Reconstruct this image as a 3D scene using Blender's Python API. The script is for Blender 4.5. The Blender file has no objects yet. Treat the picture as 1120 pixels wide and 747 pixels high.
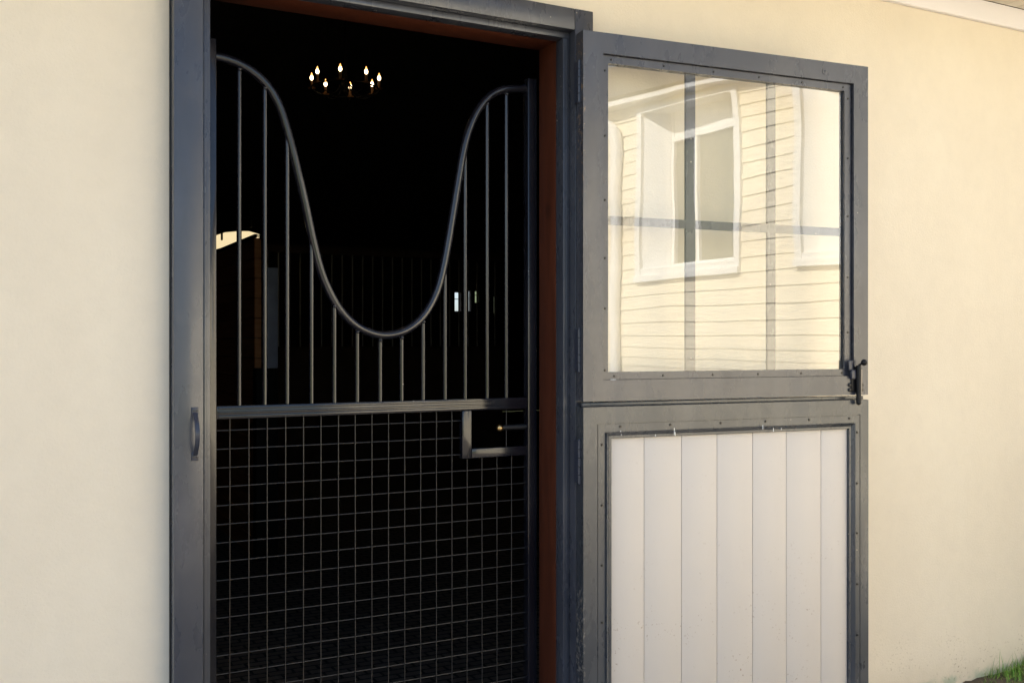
import bpy, bmesh, math, random
from mathutils import Vector, Matrix
R = math.radians
random.seed(7)
S = bpy.context.scene
C = S.collection

# ------------------------------------------------------------------ helpers
def box(bm, x0, x1, y0, y1, z0, z1, bev=0.0):
    r = bmesh.ops.create_cube(bm, size=1.0)
    vs = r['verts']
    for v in vs:
        v.co = Vector(((x0+x1)/2 + v.co.x*(x1-x0), (y0+y1)/2 + v.co.y*(y1-y0), (z0+z1)/2 + v.co.z*(z1-z0)))
    if bev:
        es = list({e for v in vs for e in v.link_edges})
        bmesh.ops.bevel(bm, geom=es, offset=bev, segments=2, affect='EDGES', profile=0.5)

def cyl(bm, a, b, r, seg=16, r2=None):
    a = Vector(a); b = Vector(b); d = b-a
    m = Matrix.Translation((a+b)/2) @ d.to_track_quat('Z', 'Y').to_matrix().to_4x4()
    bmesh.ops.create_cone(bm, cap_ends=True, segments=seg, radius1=r, radius2=r if r2 is None else r2, depth=d.length, matrix=m)

def ball(bm, c, r, sx=1, sy=1, sz=1, seg=16):
    bmesh.ops.create_uvsphere(bm, u_segments=seg, v_segments=max(8, seg//2), radius=r,
                              matrix=Matrix.Translation(c) @ Matrix.Diagonal((sx, sy, sz, 1)))

def catmull(p, n=8):
    p = [Vector(q) for q in p]
    q = [p[0]*2-p[1]] + p + [p[-1]*2-p[-2]]
    out = []
    for i in range(1, len(q)-2):
        for k in range(n):
            t = k/n
            a, b, c, d = q[i-1], q[i], q[i+1], q[i+2]
            out.append(0.5*((2*b)+(c-a)*t+(2*a-5*b+4*c-d)*t*t+(3*b-a-3*c+d)*t**3))
    out.append(p[-1])
    return out

def tube(bm, pts, r, seg=12, up=Vector((0, 1, 0))):
    rings = []
    for i, p in enumerate(pts):
        t = (pts[min(i+1, len(pts)-1)] - pts[max(i-1, 0)]).normalized()
        n = t.cross(up).normalized(); b = n.cross(t).normalized()
        rings.append([bm.verts.new(p + r*(math.cos(2*math.pi*k/seg)*n + math.sin(2*math.pi*k/seg)*b)) for k in range(seg)])
    for a, b in zip(rings, rings[1:]):
        for k in range(seg):
            bm.faces.new((a[k], a[(k+1) % seg], b[(k+1) % seg], b[k]))
    bm.faces.new(rings[0][::-1]); bm.faces.new(rings[-1])

def prism_yz(bm, poly, x0, x1):
    """polygon of (y,z) extruded along x"""
    a = [bm.verts.new((x0, y, z)) for y, z in poly]; b = [bm.verts.new((x1, y, z)) for y, z in poly]
    n = len(poly)
    bm.faces.new(a); bm.faces.new(b[::-1])
    for i in range(n):
        bm.faces.new((a[i], b[i], b[(i+1) % n], a[(i+1) % n]))

def obj(name, bm, mat, parent=None, smooth=False):
    bmesh.ops.recalc_face_normals(bm, faces=bm.faces)
    me = bpy.data.meshes.new(name); bm.to_mesh(me); bm.free()
    if smooth:
        for p in me.polygons: p.use_smooth = True
        try: me.set_sharp_from_angle(angle=R(40))
        except Exception: pass
    o = bpy.data.objects.new(name, me); C.objects.link(o)
    if mat: me.materials.append(mat)
    if parent: o.parent = parent
    return o

def B(): return bmesh.new()
def bx(name, mat, parent, *a, bev=0.0):
    b = B(); box(b, *a, bev=bev); return obj(name, b, mat, parent, smooth=bev > 0)

def thing(name, label, cat, loc=(0, 0, 0), rz=0, group=None):
    o = bpy.data.objects.new(name, None); C.objects.link(o)
    o.empty_display_size = .1
    o.location = loc; o.rotation_euler = (0, 0, rz)
    o['label'] = label; o['category'] = cat
    if group: o['group'] = group
    return o
def tag(o, label, cat, group=None, kind=None):
    if label: o['label'] = label
    if cat: o['category'] = cat
    if group: o['group'] = group
    if kind: o['kind'] = kind
    return o

# ------------------------------------------------------------------ materials
def mat(name, base, rough=.5, spec=.5, metal=0, var=0, vscale=4, var2=None, bump=0, bscale=80, bdist=.002, coat=0, stretch=None, rvar=0):
    m = bpy.data.materials.new(name); m.use_nodes = True
    N = m.node_tree.nodes; L = m.node_tree.links
    p = N['Principled BSDF']
    p.inputs['Base Color'].default_value = (*base, 1); p.inputs['Roughness'].default_value = rough
    p.inputs['Specular IOR Level'].default_value = spec; p.inputs['Metallic'].default_value = metal
    p.inputs['Coat Weight'].default_value = coat
    tc = N.new('ShaderNodeTexCoord'); mp = N.new('ShaderNodeMapping'); L.new(tc.outputs['Object'], mp.inputs[0])
    if stretch: mp.inputs['Scale'].default_value = stretch
    m['_'] = 0
    if var:
        n = N.new('ShaderNodeTexNoise'); n.inputs['Scale'].default_value = vscale; n.inputs['Detail'].default_value = 8; n.inputs['Roughness'].default_value = .6
        L.new(mp.outputs[0], n.inputs[0])
        r = N.new('ShaderNodeValToRGB'); r.color_ramp.elements[0].position = .3; r.color_ramp.elements[1].position = .7
        c2 = var2 or tuple(c*(1-var) for c in base)
        r.color_ramp.elements[0].color = (*c2, 1); r.color_ramp.elements[1].color = (*base, 1)
        L.new(n.outputs[0], r.inputs[0]); L.new(r.outputs[0], p.inputs['Base Color'])
    if rvar:
        n = N.new('ShaderNodeTexNoise'); n.inputs['Scale'].default_value = vscale*1.7; n.inputs['Detail'].default_value = 6
        L.new(mp.outputs[0], n.inputs[0])
        q = N.new('ShaderNodeMapRange'); q.inputs[1].default_value = .3; q.inputs[2].default_value = .7
        q.inputs[3].default_value = rough-rvar; q.inputs[4].default_value = rough+rvar
        L.new(n.outputs[0], q.inputs[0]); L.new(q.outputs[0], p.inputs['Roughness'])
    if bump:
        n = N.new('ShaderNodeTexNoise'); n.inputs['Scale'].default_value = bscale; n.inputs['Detail'].default_value = 6
        L.new(mp.outputs[0], n.inputs[0])
        b = N.new('ShaderNodeBump'); b.inputs['Strength'].default_value = bump; b.inputs['Distance'].default_value = bdist
        L.new(n.outputs[0], b.inputs['Height']); L.new(b.outputs[0], p.inputs['Normal'])
    return m

def math_node(N, L, op, a, b=None, c=None):
    n = N.new('ShaderNodeMath'); n.operation = op
    for i, v in enumerate((a, b, c)):
        if v is None: continue
        if isinstance(v, (int, float)): n.inputs[i].default_value = v
        else: L.new(v, n.inputs[i])
    return n.outputs[0]
def mixc(N, L, fac, a, b):
    n = N.new('ShaderNodeMix'); n.data_type = 'RGBA'
    if isinstance(fac, (int, float)): n.inputs[0].default_value = fac
    else: L.new(fac, n.inputs[0])
    for s, v in ((6, a), (7, b)):
        if isinstance(v, tuple): n.inputs[s].default_value = (*v, 1)
        else: L.new(v, n.inputs[s])
    return n.outputs[2]
def noise(N, L, vec, scale, detail=6, rough=.6):
    n = N.new('ShaderNodeTexNoise'); n.inputs['Scale'].default_value = scale; n.inputs['Detail'].default_value = detail; n.inputs['Roughness'].default_value = rough
    if vec is not None: L.new(vec, n.inputs[0])
    return n.outputs[0]
def ramp(N, L, fac, stops):
    r = N.new('ShaderNodeValToRGB'); e = r.color_ramp.elements
    e[0].position = stops[0][0]; e[0].color = (*stops[0][1], 1); e[1].position = stops[-1][0]; e[1].color = (*stops[-1][1], 1)
    for p_, c_ in stops[1:-1]:
        k = e.new(p_); k.color = (*c_, 1)
    L.new(fac, r.inputs[0]); return r.outputs[0]
def smooth(N, L, v, a, b, lo=0, hi=1):
    q = N.new('ShaderNodeMapRange'); q.interpolation_type = 'SMOOTHSTEP'
    q.inputs[1].default_value = a; q.inputs[2].default_value = b; q.inputs[3].default_value = lo; q.inputs[4].default_value = hi
    L.new(v, q.inputs[0]); return q.outputs[0]

def stucco():
    m = bpy.data.materials.new('cream_stucco'); m.use_nodes = True
    N = m.node_tree.nodes; L = m.node_tree.links; p = N['Principled BSDF']
    tc = N.new('ShaderNodeTexCoord'); v = tc.outputs['Object']
    mp = N.new('ShaderNodeMapping'); mp.inputs['Scale'].default_value = (1.2, 1, .8); L.new(v, mp.inputs[0])
    big = noise(N, L, mp.outputs[0], 2.2, 8, .62)
    fine = noise(N, L, v, 16, 6, .7)
    col = ramp(N, L, big, [(.3, STU[0]), (.52, STU[1]), (.72, STU[2])])
    f2 = smooth(N, L, fine, .35, .75)
    col = mixc(N, L, math_node(N, L, 'MULTIPLY', f2, .22), col, tuple(c*.86 for c in STU[1]))
    sx = N.new('ShaderNodeSeparateXYZ'); L.new(v, sx.inputs[0]); z = sx.outputs[2]
    # rain-splash specks and grime close to the ground
    sp = noise(N, L, v, 95, 2, .5)
    low = smooth(N, L, z, .02, .30, 1, 0)
    spk = math_node(N, L, 'MULTIPLY', smooth(N, L, sp, .60, .68), math_node(N, L, 'MULTIPLY', low, smooth(N, L, noise(N, L, v, 7, 4), .40, .62)))
    col = mixc(N, L, math_node(N, L, 'MULTIPLY', spk, .75), col, (.28, .2, .12))
    gr = smooth(N, L, z, 0, .16, .45, 0)
    col = mixc(N, L, math_node(N, L, 'MULTIPLY', gr, noise(N, L, v, 12, 5)), col, (.36, .30, .2))
    alg = math_node(N, L, 'MULTIPLY', smooth(N, L, math_node(N, L, 'ADD', z, math_node(N, L, 'MULTIPLY', noise(N, L, v, 22, 6, .75), .07)), .05, .085, 1, 0), smooth(N, L, noise(N, L, v, 9, 5), .36, .56))
    col = mixc(N, L, math_node(N, L, 'MULTIPLY', alg, .6), col, (.25, .36, .25))
    L.new(col, p.inputs['Base Color']); p.inputs['Roughness'].default_value = .88; p.inputs['Specular IOR Level'].default_value = .25
    b1 = N.new('ShaderNodeBump'); b1.inputs['Strength'].default_value = .5; b1.inputs['Distance'].default_value = .006
    L.new(noise(N, L, v, 5, 5, .55), b1.inputs['Height'])
    b2 = N.new('ShaderNodeBump'); b2.inputs['Strength'].default_value = .6; b2.inputs['Distance'].default_value = .002
    L.new(noise(N, L, v, 130, 5, .7), b2.inputs['Height']); L.new(b1.outputs[0], b2.inputs['Normal']); L.new(b2.outputs[0], p.inputs['Normal'])
    return m
STU = [(.735, .655, .535), (.765, .685, .56), (.785, .71, .585)]

def painted_steel(name, base, chips=None, rough=.27, dusty=.25):
    """semi-gloss slate paint: uneven sheen, dust, tiny pale chips; chips=(x0,x1,z0,z1) rubbed patch in object space"""
    m = bpy.data.materials.new(name); m.use_nodes = True
    N = m.node_tree.nodes; L = m.node_tree.links; p = N['Principled BSDF']
    tc = N.new('ShaderNodeTexCoord'); v = tc.outputs['Object']
    mp = N.new('ShaderNodeMapping'); mp.inputs['Scale'].default_value = (1, 1, .35); L.new(v, mp.inputs[0])
    n1 = noise(N, L, mp.outputs[0], 6, 8, .65)
    col = mixc(N, L, smooth(N, L, n1, .38, .68), base, tuple(c*1.22+.006 for c in base))
    sm = noise(N, L, v, 3.2, 5, .6)
    dust = math_node(N, L, 'MULTIPLY', smooth(N, L, sm, .5, .75), dusty)
    col = mixc(N, L, dust, col, (.14, .137, .137))
    vo = N.new('ShaderNodeTexVoronoi'); vo.inputs['Scale'].default_value = 34; L.new(v, vo.inputs['Vector'])
    dot = smooth(N, L, vo.outputs['Distance'], .055, .10, 1, 0)
    sel = N.new('ShaderNodeSeparateColor'); L.new(vo.outputs['Color'], sel.inputs[0])
    dot = math_node(N, L, 'MULTIPLY', dot, math_node(N, L, 'GREATER_THAN', sel.outputs[0], .93))
    col = mixc(N, L, math_node(N, L, 'MULTIPLY', dot, .55), col, (.55, .48, .40))
    if chips:
        s = N.new('ShaderNodeSeparateXYZ'); L.new(v, s.inputs[0])
        cm = None
        for (x0, x1, z0, z1, colr, th) in chips:
            inx = math_node(N, L, 'MULTIPLY', smooth(N, L, s.outputs[0], x0-.003, x0, 0, 1), smooth(N, L, s.outputs[0], x1, x1+.006, 1, 0))
            inz = math_node(N, L, 'MULTIPLY', smooth(N, L, s.outputs[2], z0-.08, z0+.05), smooth(N, L, s.outputs[2], z1-.05, z1+.08, 1, 0))
            mk = math_node(N, L, 'MULTIPLY', inx, inz)
            nn = smooth(N, L, math_node(N, L, 'ADD', noise(N, L, v, 60, 5, .75), math_node(N, L, 'MULTIPLY', mk, .1)), th, th+.05)
            col = mixc(N, L, math_node(N, L, 'MULTIPLY', mk, nn), col, colr)
    L.new(col, p.inputs['Base Color'])
    L.new(smooth(N, L, noise(N, L, mp.outputs[0], 11, 6), .3, .72, rough-.07, rough+.12), p.inputs['Roughness'])
    p.inputs['Specular IOR Level'].default_value = .7
    b = N.new('ShaderNodeBump'); b.inputs['Strength'].default_value = .16; b.inputs['Distance'].default_value = .0006
    L.new(noise(N, L, v, 24, 5, .6), b.inputs['Height']); L.new(b.outputs[0], p.inputs['Normal'])
    return m

def wood(name, c1, c2, axis_scale, rough=.6, scale=6, knots=True):
    m = bpy.data.materials.new(name); m.use_nodes = True
    N = m.node_tree.nodes; L = m.node_tree.links; p = N['Principled BSDF']
    tc = N.new('ShaderNodeTexCoord'); mp = N.new('ShaderNodeMapping'); mp.inputs['Scale'].default_value = axis_scale; L.new(tc.outputs['Object'], mp.inputs[0])
    n = noise(N, L, mp.outputs[0], scale, 8, .7)
    col = mixc(N, L, smooth(N, L, n, .35, .68), c1, c2)
    if knots:
        m2 = N.new('ShaderNodeMapping'); m2.inputs['Scale'].default_value = (1, 1, .55); L.new(tc.outputs['Object'], m2.inputs[0])
        vo = N.new('ShaderNodeTexVoronoi'); vo.inputs['Scale'].default_value = 4.2; L.new(m2.outputs[0], vo.inputs['Vector'])
        k = smooth(N, L, vo.outputs['Distance'], .05, .12, 1, 0)
        col = mixc(N, L, math_node(N, L, 'MULTIPLY', k, .8), col, tuple(c*.3 for c in c1))
    L.new(col, p.inputs['Base Color']); p.inputs['Roughness'].default_value = rough; p.inputs['Specular IOR Level'].default_value = .2
    b = N.new('ShaderNodeBump'); b.inputs['Strength'].default_value = .4; b.inputs['Distance'].default_value = .001
    L.new(n, b.inputs['Height']); L.new(b.outputs[0], p.inputs['Normal'])
    return m

def panel_paint():
    m = bpy.data.materials.new('pale_pinkish_board_paint'); m.use_nodes = True
    N = m.node_tree.nodes; L = m.node_tree.links; p = N['Principled BSDF']
    tc = N.new('ShaderNodeTexCoord'); v = tc.outputs['Object']
    mp = N.new('ShaderNodeMapping'); mp.inputs['Scale'].default_value = (5, 1, 1.2); L.new(v, mp.inputs[0])
    n = noise(N, L, mp.outputs[0], 2.2, 6, .6)
    col = mixc(N, L, smooth(N, L, n, .3, .7), (.595, .545, .50), (.605, .555, .51))
    s = N.new('ShaderNodeSeparateXYZ'); L.new(v, s.inputs[0])
    sp = smooth(N, L, noise(N, L, v, 120, 2, .5), .66, .71)
    sp = math_node(N, L, 'MULTIPLY', sp, smooth(N, L, s.outputs[2], .2, .95, .8, .12))
    sp = math_node(N, L, 'MULTIPLY', sp, smooth(N, L, noise(N, L, v, 6, 3), .46, .68))
    col = mixc(N, L, sp, col, (.25, .15, .09))
    vo = N.new('ShaderNodeTexVoronoi'); vo.inputs['Scale'].default_value = 13; L.new(v, vo.inputs['Vector'])
    sel = N.new('ShaderNodeSeparateColor'); L.new(vo.outputs['Color'], sel.inputs[0])
    d = math_node(N, L, 'MULTIPLY', smooth(N, L, vo.outputs['Distance'], .035, .06, 1, 0), math_node(N, L, 'GREATER_THAN', sel.outputs[1], .90))
    col = mixc(N, L, math_node(N, L, 'MULTIPLY', d, .8), col, (.17, .09, .06))
    L.new(col, p.inputs['Base Color']); p.inputs['Roughness'].default_value = .5
    b = N.new('ShaderNodeBump'); b.inputs['Strength'].default_value = .3; b.inputs['Distance'].default_value = .0006
    L.new(noise(N, L, mp.outputs[0], 14, 5), b.inputs['Height']); L.new(b.outputs[0], p.inputs['Normal'])
    return m

def glass(name, ior, warp, tint=(.995, .997, .985)):
    m = bpy.data.materials.new(name); m.use_nodes = True
    N = m.node_tree.nodes; L = m.node_tree.links
    for n in list(N):
        if n.type != 'OUTPUT_MATERIAL': N.remove(n)
    out = [n for n in N if n.type == 'OUTPUT_MATERIAL'][0]
    fr = N.new('ShaderNodeFresnel'); fr.inputs[0].default_value = ior
    tr = N.new('ShaderNodeBsdfTransparent'); tr.inputs[0].default_value = (*tint, 1)
    gl = N.new('ShaderNodeBsdfGlossy'); gl.inputs['Roughness'].default_value = .0
    if warp:
        tc = N.new('ShaderNodeTexCoord'); v = tc.outputs['Object']
        mp = N.new('ShaderNodeMapping'); mp.inputs['Scale'].default_value = (.7, 0.0, 1); L.new(v, mp.inputs[0])
        a = noise(N, L, mp.outputs[0], 3.4, 1, .4)
        s = N.new('ShaderNodeSeparateXYZ'); L.new(v, s.inputs[0])
        # sheet bellies between the beads: pinched at top and bottom edge
        zz = math_node(N, L, 'ABSOLUTE', math_node(N, L, 'DIVIDE', math_node(N, L, 'SUBTRACT', s.outputs[2], 1.664), .455))
        edge = math_node(N, L, 'POWER', zz, 9)
        h = math_node(N, L, 'ADD', a, math_node(N, L, 'MULTIPLY', edge, -.8))
        b = N.new('ShaderNodeBump'); b.inputs['Strength'].default_value = 1; b.inputs['Distance'].default_value = warp
        L.new(h, b.inputs['Height']); L.new(b.outputs[0], gl.inputs['Normal'])
    ge = N.new('ShaderNodeNewGeometry')   # both faces' reflection is carried by the outer face
    fac = math_node(N, L, 'MULTIPLY', fr.outputs[0], math_node(N, L, 'SUBTRACT', 1.0, ge.outputs['Backfacing']))
    mx = N.new('ShaderNodeMixShader'); L.new(fac, mx.inputs[0]); L.new(tr.outputs[0], mx.inputs[1]); L.new(gl.outputs[0], mx.inputs[2])
    L.new(mx.outputs[0], out.inputs[0])
    return m

def emit(name, col, st):
    m = bpy.data.materials.new(name); m.use_nodes = True
    p = m.node_tree.nodes['Principled BSDF']
    p.inputs['Base Color'].default_value = (.8, .8, .8, 1)
    p.inputs['Emission Color'].default_value = (*col, 1); p.inputs['Emission Strength'].default_value = st
    return m

M = {}
M['stucco'] = stucco()
M['frame'] = painted_steel('slate_frame_paint', (.043, .047, .061))
M['upper'] = painted_steel('slate_upper_door_paint', (.048, .050, .063),
        [(0, .005, 1.7, 2.2, (.24, .16, .10), .66)])
M['lower'] = painted_steel('slate_lower_door_paint', (.040, .045, .054),
        [(-.001, .004, .30, .58, (.20, .18, .16), .62)])
M['gate'] = painted_steel('black_gate_paint', (.007, .007, .011), rough=.13, dusty=.03)
gp = M['gate'].node_tree.nodes['Principled BSDF']; gp.inputs['Coat Weight'].default_value = .1; gp.inputs['Specular IOR Level'].default_value = .55; gp.inputs['Coat Roughness'].default_value = .08
M['wire'] = mat('dark_galvanised_wire', (.034, .030, .027), .4, metal=.2)
M['redwood'] = wood('red_brown_timber', (.064, .017, .008), (.095, .026, .012), (6, 6, .5), .55)
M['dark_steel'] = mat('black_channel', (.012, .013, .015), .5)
M['black'] = mat('black_hardware', (.010, .010, .012), .42, spec=.25, var=.3, vscale=40)
M['navy'] = mat('navy_hardware', (.035, .04, .06), .3)
M['screw'] = mat('dark_screw', (.03, .028, .026), .35, metal=.5)
M['brass'] = mat('brass', (.62, .42, .18), .28, metal=1)
M['board'] = panel_paint()
M['plexi'] = glass('warped_clear_sheet', 2.15, .0010)
M['trim'] = mat('pinkish_white_trim', (.80, .77, .79), .6, var=.03, vscale=5, bump=.2, bscale=60)
M['soffit'] = mat('beige_soffit', (.68, .62, .52), .7, var=.08, vscale=6, bump=.2)
M['white'] = mat('white_trim_paint', (.8, .8, .78), .5, var=.04, vscale=4)
M['siding'] = mat('pale_yellow_siding', (.79, .71, .54), .6, var=.05, vscale=3, bump=.15, bscale=50)
M['wglass'] = mat('dim_window_glass', (.10, .11, .075), .08, spec=.6)
M['shingle'] = mat('grey_shingle', (.10, .10, .095), .85, var=.4, vscale=22, bump=.6, bscale=40, bdist=.01)
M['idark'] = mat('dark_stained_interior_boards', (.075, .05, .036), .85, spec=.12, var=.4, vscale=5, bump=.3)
M['partition'] = wood('brown_partition_boards', (.36, .15, .06), (.46, .21, .09), (1, .5, 8), .6, knots=False)
M['post'] = mat('bluish_lit_post', (.34, .36, .46), .5, var=.3, vscale=8)  # bluish doorway light on the post, put into its colour
M['candle'] = mat('ivory_candle_tube', (.35, .17, .07), .6)
M['iron'] = mat('wrought_iron', (.006, .005, .004), .7, spec=.15)
M['flame'] = emit('flame_bulb', (1, .72, .38), 3.6)
M['tip'] = emit('flame_tip_orange', (1, .42, .10), 1.1)
M['glow_strip'] = emit('sunlit_patch_glow', (1, .80, .46), .30)  # glow stands in for sunlight on the sloping roof underside

# ------------------------------------------------------------------ ground and interior floor
def sheet(name, x0, x1, y0, y1, z, m):
    b = B(); vs = [b.verts.new(p) for p in ((x0, y0, z), (x1, y0, z), (x1, y1, z), (x0, y1, z))]; b.faces.new(vs)
    return tag(obj(name, b, m), None, None, kind='structure')
M['earth'] = mat('dry_lawn_ground', (.20, .20, .11), .95, spec=.1, var=.4, vscale=2.5, var2=(.12, .16, .06), bump=.6, bscale=30, bdist=.02)
M['gravel'] = mat('pale_fine_gravel', (.25, .222, .19), .92, spec=.2, var=.22, vscale=9, bump=.8, bscale=110, bdist=.008)
M['soil'] = mat('dark_soil', (.11, .085, .055), .95, var=.4, vscale=18, bump=1, bscale=50, bdist=.012)
sheet('ground', -900, 900, -900, 900, -.012, M['earth'])
sheet('gravel_yard', -14, 5.2, -11, -.002, -.006, M['gravel'])
fl = mat('dark_rubber_pavers', (.020, .018, .016), .8, spec=.3)
N = fl.node_tree.nodes; L = fl.node_tree.links
br = N.new('ShaderNodeTexBrick'); br.inputs['Scale'].default_value = 5; br.inputs['Mortar Size'].default_value = .03
br.inputs['Color1'].default_value = (.14, .105, .080, 1); br.inputs['Color2'].default_value = (.095, .070, .052, 1); br.inputs['Mortar'].default_value = (.006, .006, .006, 1)
tc = N.new('ShaderNodeTexCoord'); L.new(tc.outputs['Object'], br.inputs[0])
fn = noise(N, L, tc.outputs['Object'], 60, 4, .7)
L.new(mixc(N, L, math_node(N, L, 'MULTIPLY', smooth(N, L, fn, .5, .7), .5), br.outputs[0], (.2, .155, .115)), N['Principled BSDF'].inputs['Base Color'])
sheet('stable_floor', -2.9, 10.9, .0, 13.9, -.001, fl)

# ------------------------------------------------------------------ the stable building
RO0, RO1, ROZ = .415, 1.56, 2.25       # rough opening behind the steel casing
st = thing('stable_building', 'long low stable block with smooth cream stucco wall round the open doorway', 'building')
b = B()
# stucco front wall, built as one sheet with thickness round the opening
def wall_piece(x0, x1, z0, z1): box(b, x0, x1, 0, .12, z0, z1)
wall_piece(-3.0, RO0, -.3, 2.56); wall_piece(RO1, 4.8, -.3, 2.56); wall_piece(RO0, RO1, ROZ, 2.56)
bmesh.ops.remove_doubles(b, verts=b.verts, dist=1e-5)
obj('wall', b, M['stucco'], st)
b = B()
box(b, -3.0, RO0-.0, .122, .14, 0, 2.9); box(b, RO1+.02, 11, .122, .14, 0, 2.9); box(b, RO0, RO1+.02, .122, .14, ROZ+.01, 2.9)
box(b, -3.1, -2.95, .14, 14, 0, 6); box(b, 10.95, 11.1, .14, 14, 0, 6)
# far wall with small window openings
fw = [(7.405, 7.535, 1.85, 2.19), (7.65, 7.735, 1.85, 2.22), (7.81, 7.895, 2.01, 2.22), (8.195, 8.25, 1.82, 2.13)]
xs = -3.0
for (x0, x1, z0, z1) in fw:
    box(b, xs, x0, 13.9, 14.0, 0, 6); box(b, x0, x1, 13.9, 14.0, 0, z0); box(b, x0, x1, 13.9, 14.0, z1, 6); xs = x1
box(b, xs, 11, 13.9, 14.0, 0, 6)
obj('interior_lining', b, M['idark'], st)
b = B()
prism_yz(b, [(-.62, 2.70), (7, 6.05), (14.6, 2.70), (14.6, 2.84), (7, 6.22), (-.62, 2.84)], -3.4, 11.4)
pb = b
for (x0, x1, z0, z1), tt in zip(fw, ((.62, .68, .85), (.62, .68, .85), (.22, .25, .17), (.08, .09, .07))):
    b = B(); box(b, x0-.004, x1+.004, 13.93, 13.935, z0-.004, z1+.004)
    gm_ = bpy.data.materials.new('tinted_far_pane'); gm_.use_nodes = True; N = gm_.node_tree.nodes; L = gm_.node_tree.links  # clear pane, each with its own tint
    t_ = N.new('ShaderNodeBsdfTransparent'); t_.inputs[0].default_value = (*[c**.5 for c in tt], 1); L.new(t_.outputs[0], [n for n in N if n.type == 'OUTPUT_MATERIAL'][0].inputs[0])
    pn = obj('window', b, gm_, st)
    b = B()
    box(b, x0-.02, x1+.02, 13.88, 13.899, z0-.03, z0-.002); obj('sill', b, M['idark'], pn)
    b = B(); box(b, x0, x1, 13.915, 13.929, z0+(z1-z0)*.62, z0+(z1-z0)*.62+.012); obj('muntin', b, M['idark'], pn)
b = pb
rf = obj('roof', b, M['shingle'], st)
b = B(); box(b, -3.4, 4.6, -.64, -.615, 2.60, 2.80, bev=.003); obj('fascia', b, M['trim'], st)
b = B(); box(b, -3.0, 4.78, -.022, -.001, 2.526, 2.606, bev=.003); obj('frieze_board', b, M['trim'], st, True)
# grooved soffit boards
b = B(); x = -3.0
while x < 4.7:
    box(b, x+.002, x+.070, -.612, -.0225, 2.606, 2.618, bev=.0025); x += .072
box(b, -3.0, 4.7, -.612, -.0, 2.6185, 2.63)
obj('soffit', b, M['soffit'], st)

# ------------------------------------------------------------------ steel door frame
CI0, CI1, CIZ = .457, 1.5217, 2.2186   # casing inner edge
SI0, SI1, SIZ = .479, 1.499, 2.200     # rebate inner edge
df = thing('door_frame', 'slate blue-grey steel frame lining the open stable doorway', 'door frame', (.97, 0, 0))
df_i = (-.97)
def dbx(name, m, x0, x1, y0, y1, z0, z1, bev=0.002, parent=df): return bx(name, m, parent, x0-.97, x1-.97, y0, y1, z0, z1, bev=bev)
b = B(); box(b, .387-.97, CI0-.97, -.05, -.0015, 0, 2.282, bev=.003); obj('jamb', b, M['frame'], df, True)
b = B(); box(b, CI1-.97, 1.5852-.97, -.05, -.0015, 0, 2.282, bev=.003); obj('jamb', b, M['frame'], df, True)
dbx('lintel', M['frame'], CI0+.0005, CI1-.0005, -.0495, -.0015, CIZ, 2.2815)
for a_ in ((.4155, SI0, 'door_stop'), (SI1, 1.5595, 'door_stop')):
    dbx(a_[2], M['frame'], a_[0], a_[1], (-.02 if True else 0), .024, 0, 2.2495)if False else None
def stop_side(x0, x1, xr0, xr1):
    b = B(); box(b, x0-.97, x1-.97, -.02, .024, 0, SIZ-.0005, bev=.0015); box(b, xr0-.97, xr1-.97, -.021, -.001, 0, SIZ-.001, bev=.001)
    obj('door_stop', b, M['frame'], df, True)
stop_side(CI0+.0005, SI0, CI0+.006, CI0+.012)
stop_side(SI1, CI1-.0005, SI1+.009, SI1+.015)
b = B(); box(b, CI0+.0005-.97, CI1-.0005-.97, -.02, .024, SIZ, CIZ-.0005, bev=.0015); obj('door_stop', b, M['frame'], df, True)
bx('shade_strip', M['dark_steel'], df, .3835-.97, .3868-.97, -.012, -.0015, 0, 2.284)  # dark strip standing in for the shaded side of the casing
# red timber lining
tl = thing('timber_lining', 'red-brown knotty timber lining just inside the steel door frame', 'door lining', (.97, .08, 0))
bx('post', M['redwood'], tl, SI0-.045-.97, SI0-.97, .0245-.08, .128-.08, 0, SIZ+.04, bev=.002)
bx('post', M['redwood'], tl, SI1-.97, SI1+.045-.97, .0245-.08, .128-.08, 0, SIZ+.04, bev=.002)
bx('header', M['redwood'], tl, SI0-.97, SI1-.97, .0245-.08, .128-.08, SIZ, SIZ+.04, bev=.002)
# bow pull handle on the left jamb
b = B()
hx = .4365
pts = catmull([(hx-.97, -.052, 1.127), (hx-.97, -.062, 1.118), (hx-.97, -.079, 1.100), (hx-.97, -.087, 1.074), (hx-.97, -.079, 1.048), (hx-.97, -.062, 1.030), (hx-.97, -.052, 1.021)], 6)
prev = None
for p_ in pts:
    w_ = .0052
    ring = [b.verts.new((p_.x-w_, p_.y-.0025, p_.z)), b.verts.new((p_.x+w_, p_.y-.0025, p_.z)), b.verts.new((p_.x+w_, p_.y+.0025, p_.z)), b.verts.new((p_.x-w_, p_.y+.0025, p_.z))]
    if prev:
        for k in range(4): b.faces.new((prev[k], prev[(k+1) % 4], ring[(k+1) % 4], ring[k]))
    else: b.faces.new(ring)
    prev = ring
b.faces.new(prev[::-1])
box(b, hx-.0085-.97, hx+.0085-.97, -.0535, -.0505, 1.119, 1.139, bev=.0012)
box(b, hx-.0085-.97, hx+.0085-.97, -.0535, -.0505, 1.009, 1.029, bev=.0012)
ph = obj('pull_handle', b, M['navy'], df, True)
for z_ in (1.131, 1.017):
    for dx_ in (-.004, .004):
        s_ = B(); cyl(s_, (hx+dx_-.97, -.0532, z_), (hx+dx_-.97, -.0552, z_), .0022, 10); obj('screw', s_, M['screw'], ph, True)
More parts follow.
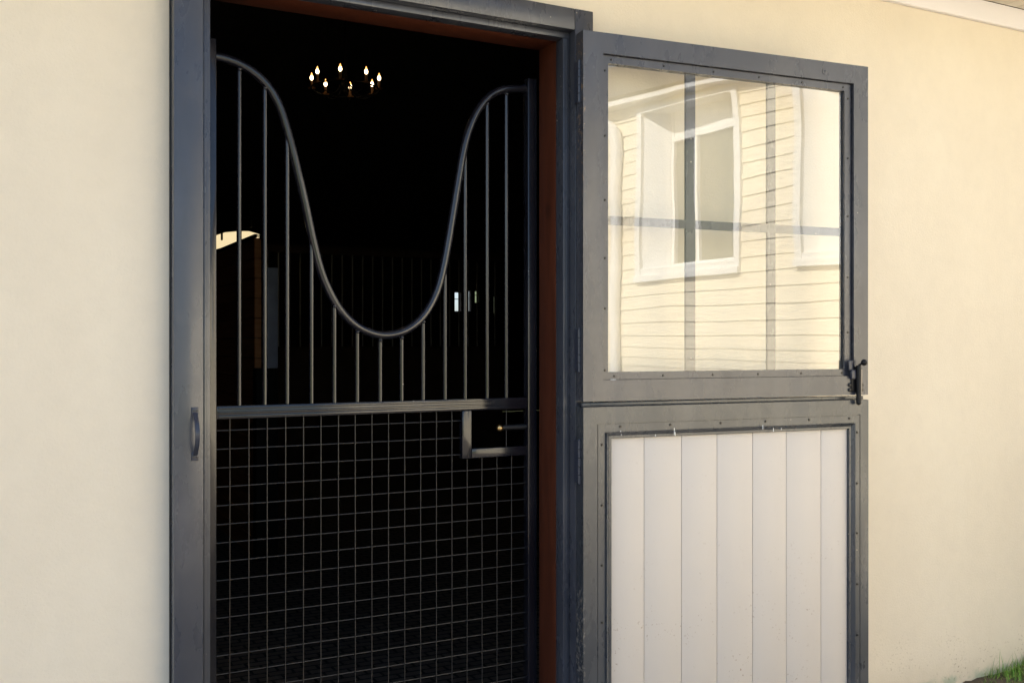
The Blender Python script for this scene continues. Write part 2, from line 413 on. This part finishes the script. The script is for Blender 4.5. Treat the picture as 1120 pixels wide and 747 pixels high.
# hinges
for z0_, z1_ in ((2.0, 2.12), (1.212, 1.335), (.885, 1.01), (.16, .28)):
    b = B(); k = 5; h_ = (z1_-z0_)/k
    for i in range(k): cyl(b, (1.519-.97, -.078, z0_+i*h_+.0007), (1.519-.97, -.078, z0_+(i+1)*h_-.0007), .0062, 16)
    box(b, 1.5185-.97, 1.5215-.97, -.072, -.0508, z0_, z1_)
    ball(b, (1.519-.97, -.078, z1_), .005); ball(b, (1.519-.97, -.078, z0_), .005)
    obj('hinge', b, M['navy'], df, True)

# ------------------------------------------------------------------ door leaves (empties at the hinge, local x along the leaf, +y to the wall)
AL = R(-5.5)
def screws(parent, pts, y, r=.0035):
    b = B(); cyl(b, (0, 0, 0), (0, -.0022, 0), r, 12, r*.8); box(b, -r*.75, r*.75, -.0026, -.0021, -.0004, .0004)
    proto = None
    for (w, z) in pts:
        if proto is None:
            proto = obj('screw', b, M['screw'], parent, True); o = proto
        else:
            o = proto.copy(); C.objects.link(o); o.parent = parent
        o.location = (w, y, z); o.rotation_euler = (0, random.uniform(0, 3), 0)

ud = thing('upper_door', 'open upper stable door leaf with a large clear glazed pane', 'door', (1.519, -.10, 0), AL)
Z0, Z1, W = 1.125, 2.2045, 1.0434
a0, a1, c0, c1 = .0658, .9849, 1.187, 2.144
T = .045
# welded frame as four members
def member(parent, m, name, x0, x1, z0, z1, y0=0, y1=T, bev=.0022): return bx(name, m, parent, x0, x1, y0, y1, z0, z1, bev=bev)
b = B()
def ring_frame(b, X0, X1, ZA, ZB, x0, x1, za, zb, y0, y1):
    o = [(X0, ZA), (X1, ZA), (X1, ZB), (X0, ZB)]; i = [(x0, za), (x1, za), (x1, zb), (x0, zb)]
    V = {}
    for k in range(4):
        for nm, (px, pz) in (('o', o[k]), ('i', i[k])):
            for yy in (0, 1): V[(nm, k, yy)] = b.verts.new((px, (y0, y1)[yy], pz))
    for k in range(4):
        n = (k+1) % 4
        b.faces.new((V['o', k, 0], V['o', n, 0], V['i', n, 0], V['i', k, 0]))
        b.faces.new((V['o', k, 1], V['i', k, 1], V['i', n, 1], V['o', n, 1]))
        b.faces.new((V['o', k, 0], V['o', k, 1], V['o', n, 1], V['o', n, 0]))
        b.faces.new((V['i', k, 0], V['i', n, 0], V['i', n, 1], V['i', k, 1]))
def bevel_all(b, off, ang=30):
    es = [e for e in b.edges if len(e.link_faces) == 2 and e.calc_face_angle(0) > R(ang)]
    bmesh.ops.bevel(b, geom=es, offset=off, segments=2, affect='EDGES', profile=.5)
ring_frame(b, 0, W, Z0, Z1, a0, a1, c0, c1, 0, T); bevel_all(b, .0025)
obj('frame', b, M['upper'], ud, True)
b = B(); ring_frame(b, a0+.0008, a1-.0035, c0+.0008, c1-.002, .0869, .9562, 1.2095, 2.1195, .011, .0205); bevel_all(b, .0015)
bead = obj('glazing_bead', b, M['upper'], ud, True)
sp = [(w, 2.131) for w in (.097, .276, .452, .62, .786, .950)] + [(.0765, z) for z in (2.097, 1.905, 1.716, 1.545, 1.397, 1.215)] + \
     [(w, 1.1975) for w in (.107, .273, .449, .617, .782, .945)] + [(.9695, z) for z in (2.095, 1.90, 1.71, 1.51, 1.33)]
screws(bead, sp, .0112, .0034)
bx('glass_pane', M['plexi'], ud, a0+.004, a1-.004, .0212, .0252, c0+.004, c1-.004)
b = B(); ring_frame(b, a0+.0008, a1-.0008, c0+.0008, c1-.0008, .0869, .955, 1.2095, 2.1195, .0258, .036); obj('back_bead', b, M['upper'], ud)
b = B()
for w0, w1 in ((.362, .3965), (.663, .695)):
    box(b, w0, w1, .0262, .0352, 1.2097, 2.1193, bev=.001)
obj('muntin', b, M['upper'], ud)
b = B()
box(b, .0871, .3615, .0264, .035, 1.646, 1.672); box(b, .397, .6625, .0264, .035, 1.646, 1.672); box(b, .6955, .9548, .0264, .035, 1.646, 1.672)
obj('muntin', b, M['upper'], ud)
# filled bolt hole near the top right corner
b = B(); cyl(b, (.868, -.0012, 2.172), (.868, .002, 2.172), .011, 20); ball(b, (.868, -.001, 2.172), .005, 1, .4, 1); obj('filled_bolt_hole', b, M['upper'], ud, True)
# small white tag on lower left bead
b = B(); box(b, .094, .112, .0085, .0108, 1.184, 1.1885, bev=.0006); obj('paint_blob', b, M['white'], ud)
# barrel bolt
bt = B()
box(bt, .972, 1.006, -.004, -.0005, 1.136, 1.218, bev=.001)
ub = obj('bolt', bt, M['black'], ud, True)
b = B(); cyl(b, (.992, -.014, 1.102), (.992, -.014, 1.222), .0078, 16); ball(b, (.992, -.014, 1.101), .0085)
obj('barrel', b, M['black'], ub, True)
b = B(); cyl(b, (.992, -.014, 1.222), (1.0, -.022, 1.229), .0036, 12); ball(b, (1.003, -.027, 1.2315), .0105); obj('knob', b, M['black'], ub, True)
b = B(); box(b, .960, .978, -.006, -.001, 1.206, 1.238, bev=.002); box(b, .966, .985, -.012, -.001, 1.178, 1.207, bev=.002); obj('bracket', b, M['navy'], ub, True)
b = B(); box(b, 1.0005, 1.0085, -.013, -.001, 1.128, 1.208, bev=.0015); obj('lit_side', b, mat('tan_lit_steel', (.30, .26, .22), .4), ub, True)  # tan strip put in as the lit side of the bolt
b = B()
for zz in (1.142, 1.158):
    ball(b, (.967, -.002, zz), .0075, 1, .5, .9); ball(b, (1.0165, -.002, zz), .0065, 1, .5, .9)
obj('rivet', b, M['screw'], ub, True)

ld = thing('lower_door', 'open lower stable door leaf with pale pinkish vertical boards', 'door', (1.519, -.10, 0), AL)
ZL = 1.1085
b = B(); ring_frame(b, 0, 1.0455, .06, ZL, .0944, .9699, .17, 1.0155, .004, T); bevel_all(b, .0022); obj('frame', b, M['lower'], ld, True)
# outer face plate, standing 4 mm in front of the sheet carrying the boards
b = B(); ring_frame(b, 0.0006, 1.0449, .0606, ZL-.0006, .0463, 1.0112, .12, 1.060, .0, .0035); bevel_all(b, .0012); obj('face_plate', b, M['lower'], ld, True)
# moulding: flat strip and inner bevel
b = B(); ring_frame(b, .0485, 1.009, .1225, 1.0575, .0735, .9855, .149, 1.0335, .0005, .0037); bevel_all(b, .0006)
mo = obj('moulding', b, M['lower'], ld, True)
b = B()
o = [(.0738, .1493), (.9852, .1493), (.9852, 1.0332), (.0738, 1.0332)]; i = [(.0955, .171), (.9688, .171), (.9688, 1.0145), (.0955, 1.0145)]
vo_ = [b.verts.new((x, -.007, z)) for x, z in o]; vi_ = [b.verts.new((x, .012, z)) for x, z in i]; vb_ = [b.verts.new((x, .0038, z)) for x, z in o]
for k in range(4):
    n = (k+1) % 4
    b.faces.new((vo_[k], vo_[n], vi_[n], vi_[k])); b.faces.new((vb_[k], vb_[n], vo_[n], vo_[k])); b.faces.new((vb_[k], vi_[k], vi_[n], vb_[n]))
bevel_all(b, .0012)
obj('bevel_bead', b, M['lower'], ld, True)
sp = [(w, 1.049) for w in (.122, .292, .471, .637, .805, .966)] + [(.998, z) for z in (1.002, .835, .672, .505, .338)] + [(.061, z) for z in (.998, .82, .645, .478, .3)]
screws(mo, sp, -.0002, .0036)
# tongue-and-groove boards
b = B(); gx = [.0962, .2094, .3391, .4664, .5979, .7265, .8629, .9682]
for k in range(7):
    g = .0008
    x0, x1 = gx[k]+(g if k else 0), gx[k+1]-(g if k < 6 else 0)
    box(b, x0, x1, .0135+.0003*random.random(), .024, .1715, 1.0138, bev=.001)
box(b, .0962, .9682, .0242, .032, .1715, 1.0138)
obj('plank_panel', b, M['board'], ld, True)
b = B(); box(b, .004, 1.036, .014, .026, ZL+.0005, ZL+.0125, bev=.002); obj('weather_strip', b, M['lower'], ld, True)

b = B()
rd = random.Random(5)
for (w_, z_, h_) in ((.300, 1.030, .020), (.303, 1.022, .012), (.235, 1.020, .006), (.62, 1.032, .014), (.69, 1.024, .006), (.66, 1.022, .012), (.118, 1.036, .004), (.12, 1.026, .004)):
    box(b, w_, w_+.0016, -.0088, -.0068, z_-h_/2, z_+h_/2)
obj('paint_drip', b, M['white'], ld)
b = B(); ball(b, (.2420, .0135, .238), .0052, 1.3, .25, .8, 10); obj('brown_chip', b, mat('bare_brown_wood', (.16, .08, .05), .8), ld)
# ------------------------------------------------------------------ stall gate
GY = .155
ga = thing('stall_gate', 'black steel stall gate with dipped top rail, upright bars and wire mesh below', 'gate', (1.0, GY, 0))
def GX(x): return x-1.0
bx('stile', M['gate'], ga, GX(.487), GX(.5249), -.016, .016, .10, 2.104, bev=.002)
bx('stile', M['gate'], ga, GX(1.466), GX(1.4975), -.016, .016, .10, 2.114, bev=.002)
b = B()
cp = [(.5255, 2.0600), (.545, 2.0585), (.567, 2.0545), (.592, 2.0470), (.622, 2.0330), (.652, 2.0110), (.680, 1.9780), (.7035, 1.9300), (.728, 1.8500), (.750, 1.7650), (.7713, 1.6750),
      (.7905, 1.5870), (.812, 1.5060), (.8370, 1.4440), (.870, 1.3900), (.912, 1.3490), (.957, 1.3265), (1.003, 1.3180), (1.052, 1.3260), (1.093, 1.3470), (1.128, 1.3800), (1.1575, 1.4270), (1.180, 1.4860),
      (1.2010, 1.5800), (1.2190, 1.6800), (1.2370, 1.7830), (1.2560, 1.8830), (1.2780, 1.9520), (1.3060, 2.0060), (1.3420, 2.0470), (1.3820, 2.0700), (1.424, 2.0800), (1.4655, 2.0850)]
cp3 = catmull([(GX(x), 0, z) for x, z in cp], 5)
tube(b, cp3, .0125, 14)
obj('top_rail', b, M['gate'], ga, True)
def curve_z(x):
    best = None
    for p, q in zip(cp3, cp3[1:]):
        if min(p.x, q.x) <= GX(x) <= max(p.x, q.x):
            t = (GX(x)-p.x)/(q.x-p.x+1e-9); z = p.z+(q.z-p.z)*t; best = z if best is None else max(best, z)
    return best
for x in (.5876, .6567, .7185, .7869, .8528, .9202, .9891, 1.0553, 1.1229, 1.1934, 1.2595, 1.3331, 1.3989):
    b = B(); cyl(b, (GX(x), .0, 1.127), (GX(x), .0, curve_z(x)-.006), .0068, 14)
    ball(b, (GX(x), -.004, curve_z(x)-.016), .0065, 1.1, 1.1, .8, 10)
    obj('bar', b, M['gate'], ga, True)
b = B()
box(b, GX(.5251), GX(1.4658), -.014, .014, 1.0925, 1.1275, bev=.002)
box(b, GX(.530), GX(1.461), -.0175, -.0142, 1.1185, 1.1245, bev=.001); box(b, GX(.530), GX(1.461), -.0175, -.0142, 1.1085, 1.1135, bev=.001); box(b, GX(.530), GX(1.461), -.0175, -.0142, 1.0955, 1.1035, bev=.001)
obj('middle_rail', b, M['gate'], ga, True)
bx('bottom_rail', M['gate'], ga, GX(.5251), GX(1.4658), -.014, .014, .10, .14, bev=.002)
b = B()
box(b, GX(1.2444), GX(1.2755), -.013, .013, .949, 1.092, bev=.0015); box(b, GX(1.2757), GX(1.4658), -.013, .013, .949, .977, bev=.0015)
obj('latch_frame', b, M['gate'], ga, True)
b = B(); zs = [1.0612-.0502*k for k in range(19)]; xs_ = [.5633+.0502*k for k in range(18)]
def inbox(x): return x > 1.243
for z in zs:
    x1 = 1.2446 if z > .96 else 1.4662
    j = random.uniform(-.0006, .0006)
    cyl(b, (GX(.523), .004, z+j), (GX(x1), .004, z+random.uniform(-.0008, .0008)), .0016, 8)
for x in xs_:
    cyl(b, (GX(x+random.uniform(-.0006, .0006)), .0005, .135), (GX(x+random.uniform(-.0006, .0006)), .0005, .95 if inbox(x) else 1.094), .0016, 8)
cyl(b, (GX(1.3989), 0, .978), (GX(1.3989), 0, 1.093), .0016, 8)
wm = obj('wire_mesh', b, M['wire'], ga, True)
b = B(); cyl(b, (GX(1.385), .0, 1.036), (GX(1.47), .0, 1.036), .008, 14); lb = obj('latch_bolt', b, M['dark_steel'], ga, True)
b = B(); ball(b, (GX(1.374), -.004, 1.0355), .0115); obj('knob', b, M['brass'], lb, True)

# ------------------------------------------------------------------ inside: chandelier
ch = thing('chandelier', 'lit ring chandelier of candle bulbs hanging in the dark stable', 'chandelier', (2.83, 6.14, 3.585))
CR = .305
b = B(); ring = [Vector((CR*math.cos(t), CR*math.sin(t), 0)) for t in [2*math.pi*k/48 for k in range(49)]]
tube(b, ring, .008, 8, Vector((0, 0, 1))); 
for k in range(8):
    a_ = k*math.pi/4+R(18.6); pp = catmull([(0, 0, .12), (.10*math.cos(a_), .10*math.sin(a_), -.04), (.22*math.cos(a_), .22*math.sin(a_), -.05), (CR*math.cos(a_), CR*math.sin(a_), .0)], 6)
    tube(b, pp, .006, 8, Vector((-math.sin(a_), math.cos(a_), 0)))
cyl(b, (0, 0, -.03), (0, 0, .25), .015)
obj('ring', b, M['iron'], ch, True)
b = B(); cyl(b, (0, 0, .25), (0, 0, 2.1), .006); obj('chain', b, M['iron'], ch, True)
for k in range(8):
    a_ = k*math.pi/4+R(18.6); x, y = CR*math.cos(a_), CR*math.sin(a_)
    b = B(); cyl(b, (x, y, 0), (x, y, .012), .03, 14, .036); cyl(b, (x, y, .012), (x, y, .075), .012, 12); cd = obj('candle', b, M['candle'], ch, True)
    b = B(); ball(b, (x, y, .102), .0155, 1, 1, 1.4, 14); obj('bulb', b, M['flame'], cd, True)
    b = B(); cyl(b, (x, y, .1205), (x, y, .150), .011, 12, .0015); obj('flame_tip', b, M['tip'], cd, True)

# ------------------------------------------------------------------ inside: partition with glowing strip for a sunlit patch above, stall grilles
pt = thing('stall_partition', 'brown plank partition under a bright strip behind the gate bars at left', 'partition', (1.41, 3.45, 0))
b = B()
z = 0
while z < 1.88:
    box(b, -.02, .02, .0, 4.2, z+.002, z+.118, bev=.002); z += .12
obj('plank_wall', b, M['partition'], pt)
b = B(); box(b, -.03, .10, -.09, -.001, 0, 1.14, bev=.003)
obj('post', b, M['iron'], pt, True)
b = B(); box(b, .03, .10, -.085, -.001, 1.1405, 1.74, bev=.003); obj('light_patch_post', b, M['post'], pt, True)  # light patch painted as a pale upper piece, dark colour below
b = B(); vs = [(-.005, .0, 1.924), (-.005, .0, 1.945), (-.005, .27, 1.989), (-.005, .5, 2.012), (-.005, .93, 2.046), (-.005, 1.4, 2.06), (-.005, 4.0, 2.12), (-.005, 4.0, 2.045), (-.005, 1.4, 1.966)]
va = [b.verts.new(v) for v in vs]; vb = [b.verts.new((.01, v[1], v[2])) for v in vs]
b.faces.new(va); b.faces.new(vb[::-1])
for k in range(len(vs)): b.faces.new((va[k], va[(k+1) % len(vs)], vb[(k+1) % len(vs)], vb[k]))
obj('glowing_strip', b, M['glow_strip'], pt)
b = B()
for y_ in (.12, 1.0): box(b, -.015, -.006, y_, y_+.03, 2.0, 2.05)
box(b, -.02, .02, 0, 4.2, 1.925, 1.945)
obj('cleat', b, M['iron'], pt)
gr = thing('stall_grille', 'dim row of upright stall bars deep inside the dark stable', 'stall grille', (3.4, 6.9, 0))
b = B()
for k in range(26): cyl(b, (-1.3+k*.105, 0, 1.25), (-1.3+k*.105, 0, 2.15), .008, 8)
obj('bars', b, mat('dull_grey_steel', (.22, .21, .20), .4), gr, True)
b = B(); box(b, -1.35, 1.4, -.03, .03, 0, 1.25); box(b, -1.35, 1.4, -.03, .03, 2.15, 2.22); obj('panel', b, M['idark'], gr)

# ------------------------------------------------------------------ the sunlit wing that faces the door and shows in its pane
WA = math.atan2(.974, .225)
wg = thing('wing_building', 'sunlit pale yellow clapboard wing with white windows reflected in the upper door pane', 'building', (3.92, -3.46, 0), WA)
# local x = s along the wall (towards the stable), local -y.. : +y points to the yard side
WT = 3.16
wins = [(-1.06, .0), (.62, 1.66), (-3.6, -2.5)]
WZ0, WZ1 = 1.84, 3.09
wins_s = sorted(wins)
def spans(lo, hi, z0, z1):
    if z1 <= WZ0-.03 or z0 >= WZ1+.03: return [(lo, hi)]
    out = []; c = lo
    for a_, b_ in wins_s:
        out.append((c, a_-.06)); c = b_+.06
    out.append((c, hi)); return out
S0, S1 = -6.0, 3.48
b = B()
for z0, z1 in ((0, WZ0-.03), (WZ0-.03, WZ1+.03), (WZ1+.03, WT)):
    for a_, c_ in spans(S0, S1, z0+.01, z1-.01): box(b, a_, c_, -.20, 0, z0, z1)
box(b, S0, S1, -4.2, -4.0, 0, WT); box(b, S0-.0, S0+.2, -4.0, -.2, 0, WT)
obj('wall', b, M['siding'], wg)
b = B(); z = .05; hh = .107
while z < WT-.02:
    zt = min(z+hh, WT)
    segs = spans(S0, S1, z+.02, zt-.02)
    for a_, c_ in segs:
        prism_yz(b, [(.0005, z), (.0125, z), (.003, zt+.004), (.0005, zt+.004)], a_, c_)
    z += hh
obj('clapboards', b, M['siding'], wg)
for (a_, c_) in wins:
    b = B()
    # casing round a recess with splayed side jambs
    D_ = .15; sp_ = .15
    for (q0, q1) in ((a_, a_+sp_), (c_, c_-sp_)):
        sg = 1 if q1 > q0 else -1
        v0 = [(q0-sg*.058, .03), (q0, .03), (q0, .0), (q1, -D_), (q1, -D_-.10), (q0-sg*.058, -D_-.10)]
        lo = [b.verts.new((x, y, WZ0-.03)) for x, y in v0]; hi = [b.verts.new((x, y, WZ1+.028)) for x, y in v0]
        b.faces.new(lo); b.faces.new(hi[::-1])
        for k in range(6): b.faces.new((lo[k], lo[(k+1) % 6], hi[(k+1) % 6], hi[k]))
    box(b, a_+.001, c_-.001, -.30, .029, WZ1-.02, WZ1+.027); box(b, a_-.058, c_+.058, -.24, .045, WZ0-.075, WZ0-.0305); box(b, a_+.001, c_-.001, -.24, .025, WZ0-.03, WZ0+.02)
    w_ = obj('window', b, M['white'], wg)
    b = B(); y0, y1 = -D_-.05, -D_-.005; ai, ci = a_+sp_, c_-sp_
    box(b, ai+.001, ai+.035, y0, y1, WZ0+.0205, WZ1-.021); box(b, ci-.035, ci-.001, y0, y1, WZ0+.0205, WZ1-.021)
    box(b, ai+.035, ci-.035, y0, y1, WZ0+.0205, WZ0+.06); box(b, ai+.035, ci-.035, y0, y1, 2.835, 2.875); box(b, ai+.035, ci-.035, y0+.01, y1-.012, 2.875, WZ1-.021)
    m_ = ai+.40*(ci-ai); box(b, m_-.018, m_+.018, y0, y1-.004, WZ0+.06, 2.835)
    obj('sash', b, M['white'], w_)
    b = B(); box(b, ai+.035, ci-.035, y0+.005, y0+.012, WZ0+.06, 2.835); obj('pane', b, M['wglass'], w_)
b = B(); box(b, S0-.2, S1-.1, -.02, .10, WT+.001, WT+.035); box(b, S0-.2, S1-.1, .085, .125, WT+.0, WT+.06); obj('eave_trim', b, M['white'], wg)
b = B(); pts_ = catmull([(-1.44, .11, 3.15), (-1.42, .10, 3.05), (-1.36, .06, 2.98), (-1.34, .05, 2.85)], 5) + [Vector((-1.34, .05, .15))]
tube(b, pts_, .045, 12, Vector((0, 1, 0.01))); obj('downspout', b, M['white'], wg, True)
b = B()
poly = [(.16, WT+.075), (-2.1, WT+1.6), (-4.36, WT+.075), (-4.36, WT+.03), (.10, WT+.036)]
prism_yz(b, poly, S0-.25, S1-.05); obj('roof', b, M['shingle'], wg)

# ------------------------------------------------------------------ grass tuft at the foot of the wall
def grass_patch():
    b = B(); rnd = random.Random(3)
    def blade(x, y, z, h, lean, wd):
        a = rnd.uniform(0, 6.28); dx, dy = math.cos(a), math.sin(a); px, py = -dy*wd, dx*wd
        n = 4; prev = None
        for k in range(n+1):
            t = k/n; w = (1-t)**.7; cx = x+dx*lean*t*t*h; cy = y+dy*lean*t*t*h; cz = z+h*t*(1-.15*lean*t)
            if cy > -.001: cy = -.001-(cy+.001)*.3
            cur = [b.verts.new((cx-px*w, cy-py*w, cz)), b.verts.new((cx+px*w, cy+py*w, cz))] if k < n else [b.verts.new((cx, cy, cz))]
            if prev:
                b.faces.new((prev[0], prev[1], cur[1], cur[0]) if len(cur) == 2 else (prev[0], prev[1], cur[0]))
            prev = cur
    for _ in range(15000):
        x = rnd.uniform(3.15, 4.9); y = -abs(rnd.uniform(.0, 1.0))**1.2*.9-.006
        edge = 3.36+.06*math.sin(y*23)+.12*rnd.random()
        if x < edge: continue
        hmax = .035+.05*min(1, (x-3.36)/.3)
        if y > -.06 and rnd.random() < .6: hmax *= 1.15
        blade(x, y, .0, rnd.uniform(.4, 1)*hmax, rnd.uniform(.1, 1.1), rnd.uniform(.0009, .0022))
    for _ in range(30):
        blade(rnd.uniform(3.36, 3.75), -rnd.uniform(.004, .05), 0, rnd.uniform(.06, .12), rnd.uniform(.05, .5), .0012)
    return b
gm = bpy.data.materials.new('grass_blades'); gm.use_nodes = True
N = gm.node_tree.nodes; L = gm.node_tree.links; p = N['Principled BSDF']
ge = N.new('ShaderNodeNewGeometry')
L.new(ramp(N, L, ge.outputs['Random Per Island'], [(0, (.09, .22, .02)), (.5, (.15, .32, .03)), (.85, (.24, .38, .06)), (1, (.34, .26, .13))]), p.inputs['Base Color'])
p.inputs['Roughness'].default_value = .55
tag(obj('grass', grass_patch(), gm), 'short green grass growing against the foot of the cream wall', 'grass', kind='stuff')
b = B(); n_ = 60; m_ = 14; rows = []
from mathutils import noise as mn
for i in range(n_+1):
    row = []
    for j in range(m_+1):
        x = 3.12+i*(2.0/n_); y = -.001-j*(.95/m_)
        f = min(1, max(0, (x-3.2)/.15))*min(1, max(0, (y+.95)/.1))
        z = -.004+f*(.014+.022*mn.noise(Vector((x*14, y*14, 0)))+.016*mn.noise(Vector((x*50, y*50, 3))))
        row.append(b.verts.new((x, y, z)))
    rows.append(row)
for i in range(n_):
    for j in range(m_): b.faces.new((rows[i][j], rows[i+1][j], rows[i+1][j+1], rows[i][j+1]))
tag(obj('soil', b, M['soil'], None, True), None, None, kind='structure')

# ------------------------------------------------------------------ light, sky, camera
EL, AZ = 40, 0
sv = Vector((-.92, .36, 0)).normalized()*math.cos(R(EL)) + Vector((0, 0, math.sin(R(EL))))
sun = bpy.data.lights.new('sun', 'SUN'); sun.energy = 5; sun.angle = R(.5); sun.color = (1, .95, .87)
so = bpy.data.objects.new('sun', sun); C.objects.link(so); so.rotation_euler = sv.to_track_quat('Z', 'Y').to_euler(); so.location = (0, 0, 20)
w = bpy.data.worlds.new('World'); S.world = w; w.use_nodes = True
N = w.node_tree.nodes; L = w.node_tree.links
sky = N.new('ShaderNodeTexSky'); sky.sky_type = 'NISHITA'; sky.sun_disc = False
sky.sun_elevation = R(EL); sky.sun_rotation = math.atan2(sv.x, sv.y); sky.dust_density = 1.6; sky.air_density = 1.0
L.new(sky.outputs[0], N['Background'].inputs[0]); N['Background'].inputs[1].default_value = .105

cam = bpy.data.cameras.new('camera'); cam.lens = 35.0; cam.sensor_width = 36; cam.clip_end = 3000; cam.clip_start = .05
co = bpy.data.objects.new('camera', cam); C.objects.link(co); co.location = (0, -2.57, 1.30); co.rotation_euler = (R(90), 0, R(-27.5))
S.camera = co
S.view_settings.view_transform = 'Standard'; S.view_settings.look = 'None'; S.view_settings.gamma = 1
S.view_settings.exposure = EXPO if 'EXPO' in globals() else 1.68
S.cycles.max_bounces = 12; S.cycles.diffuse_bounces = 6; S.cycles.glossy_bounces = 5; S.cycles.transparent_max_bounces = 12
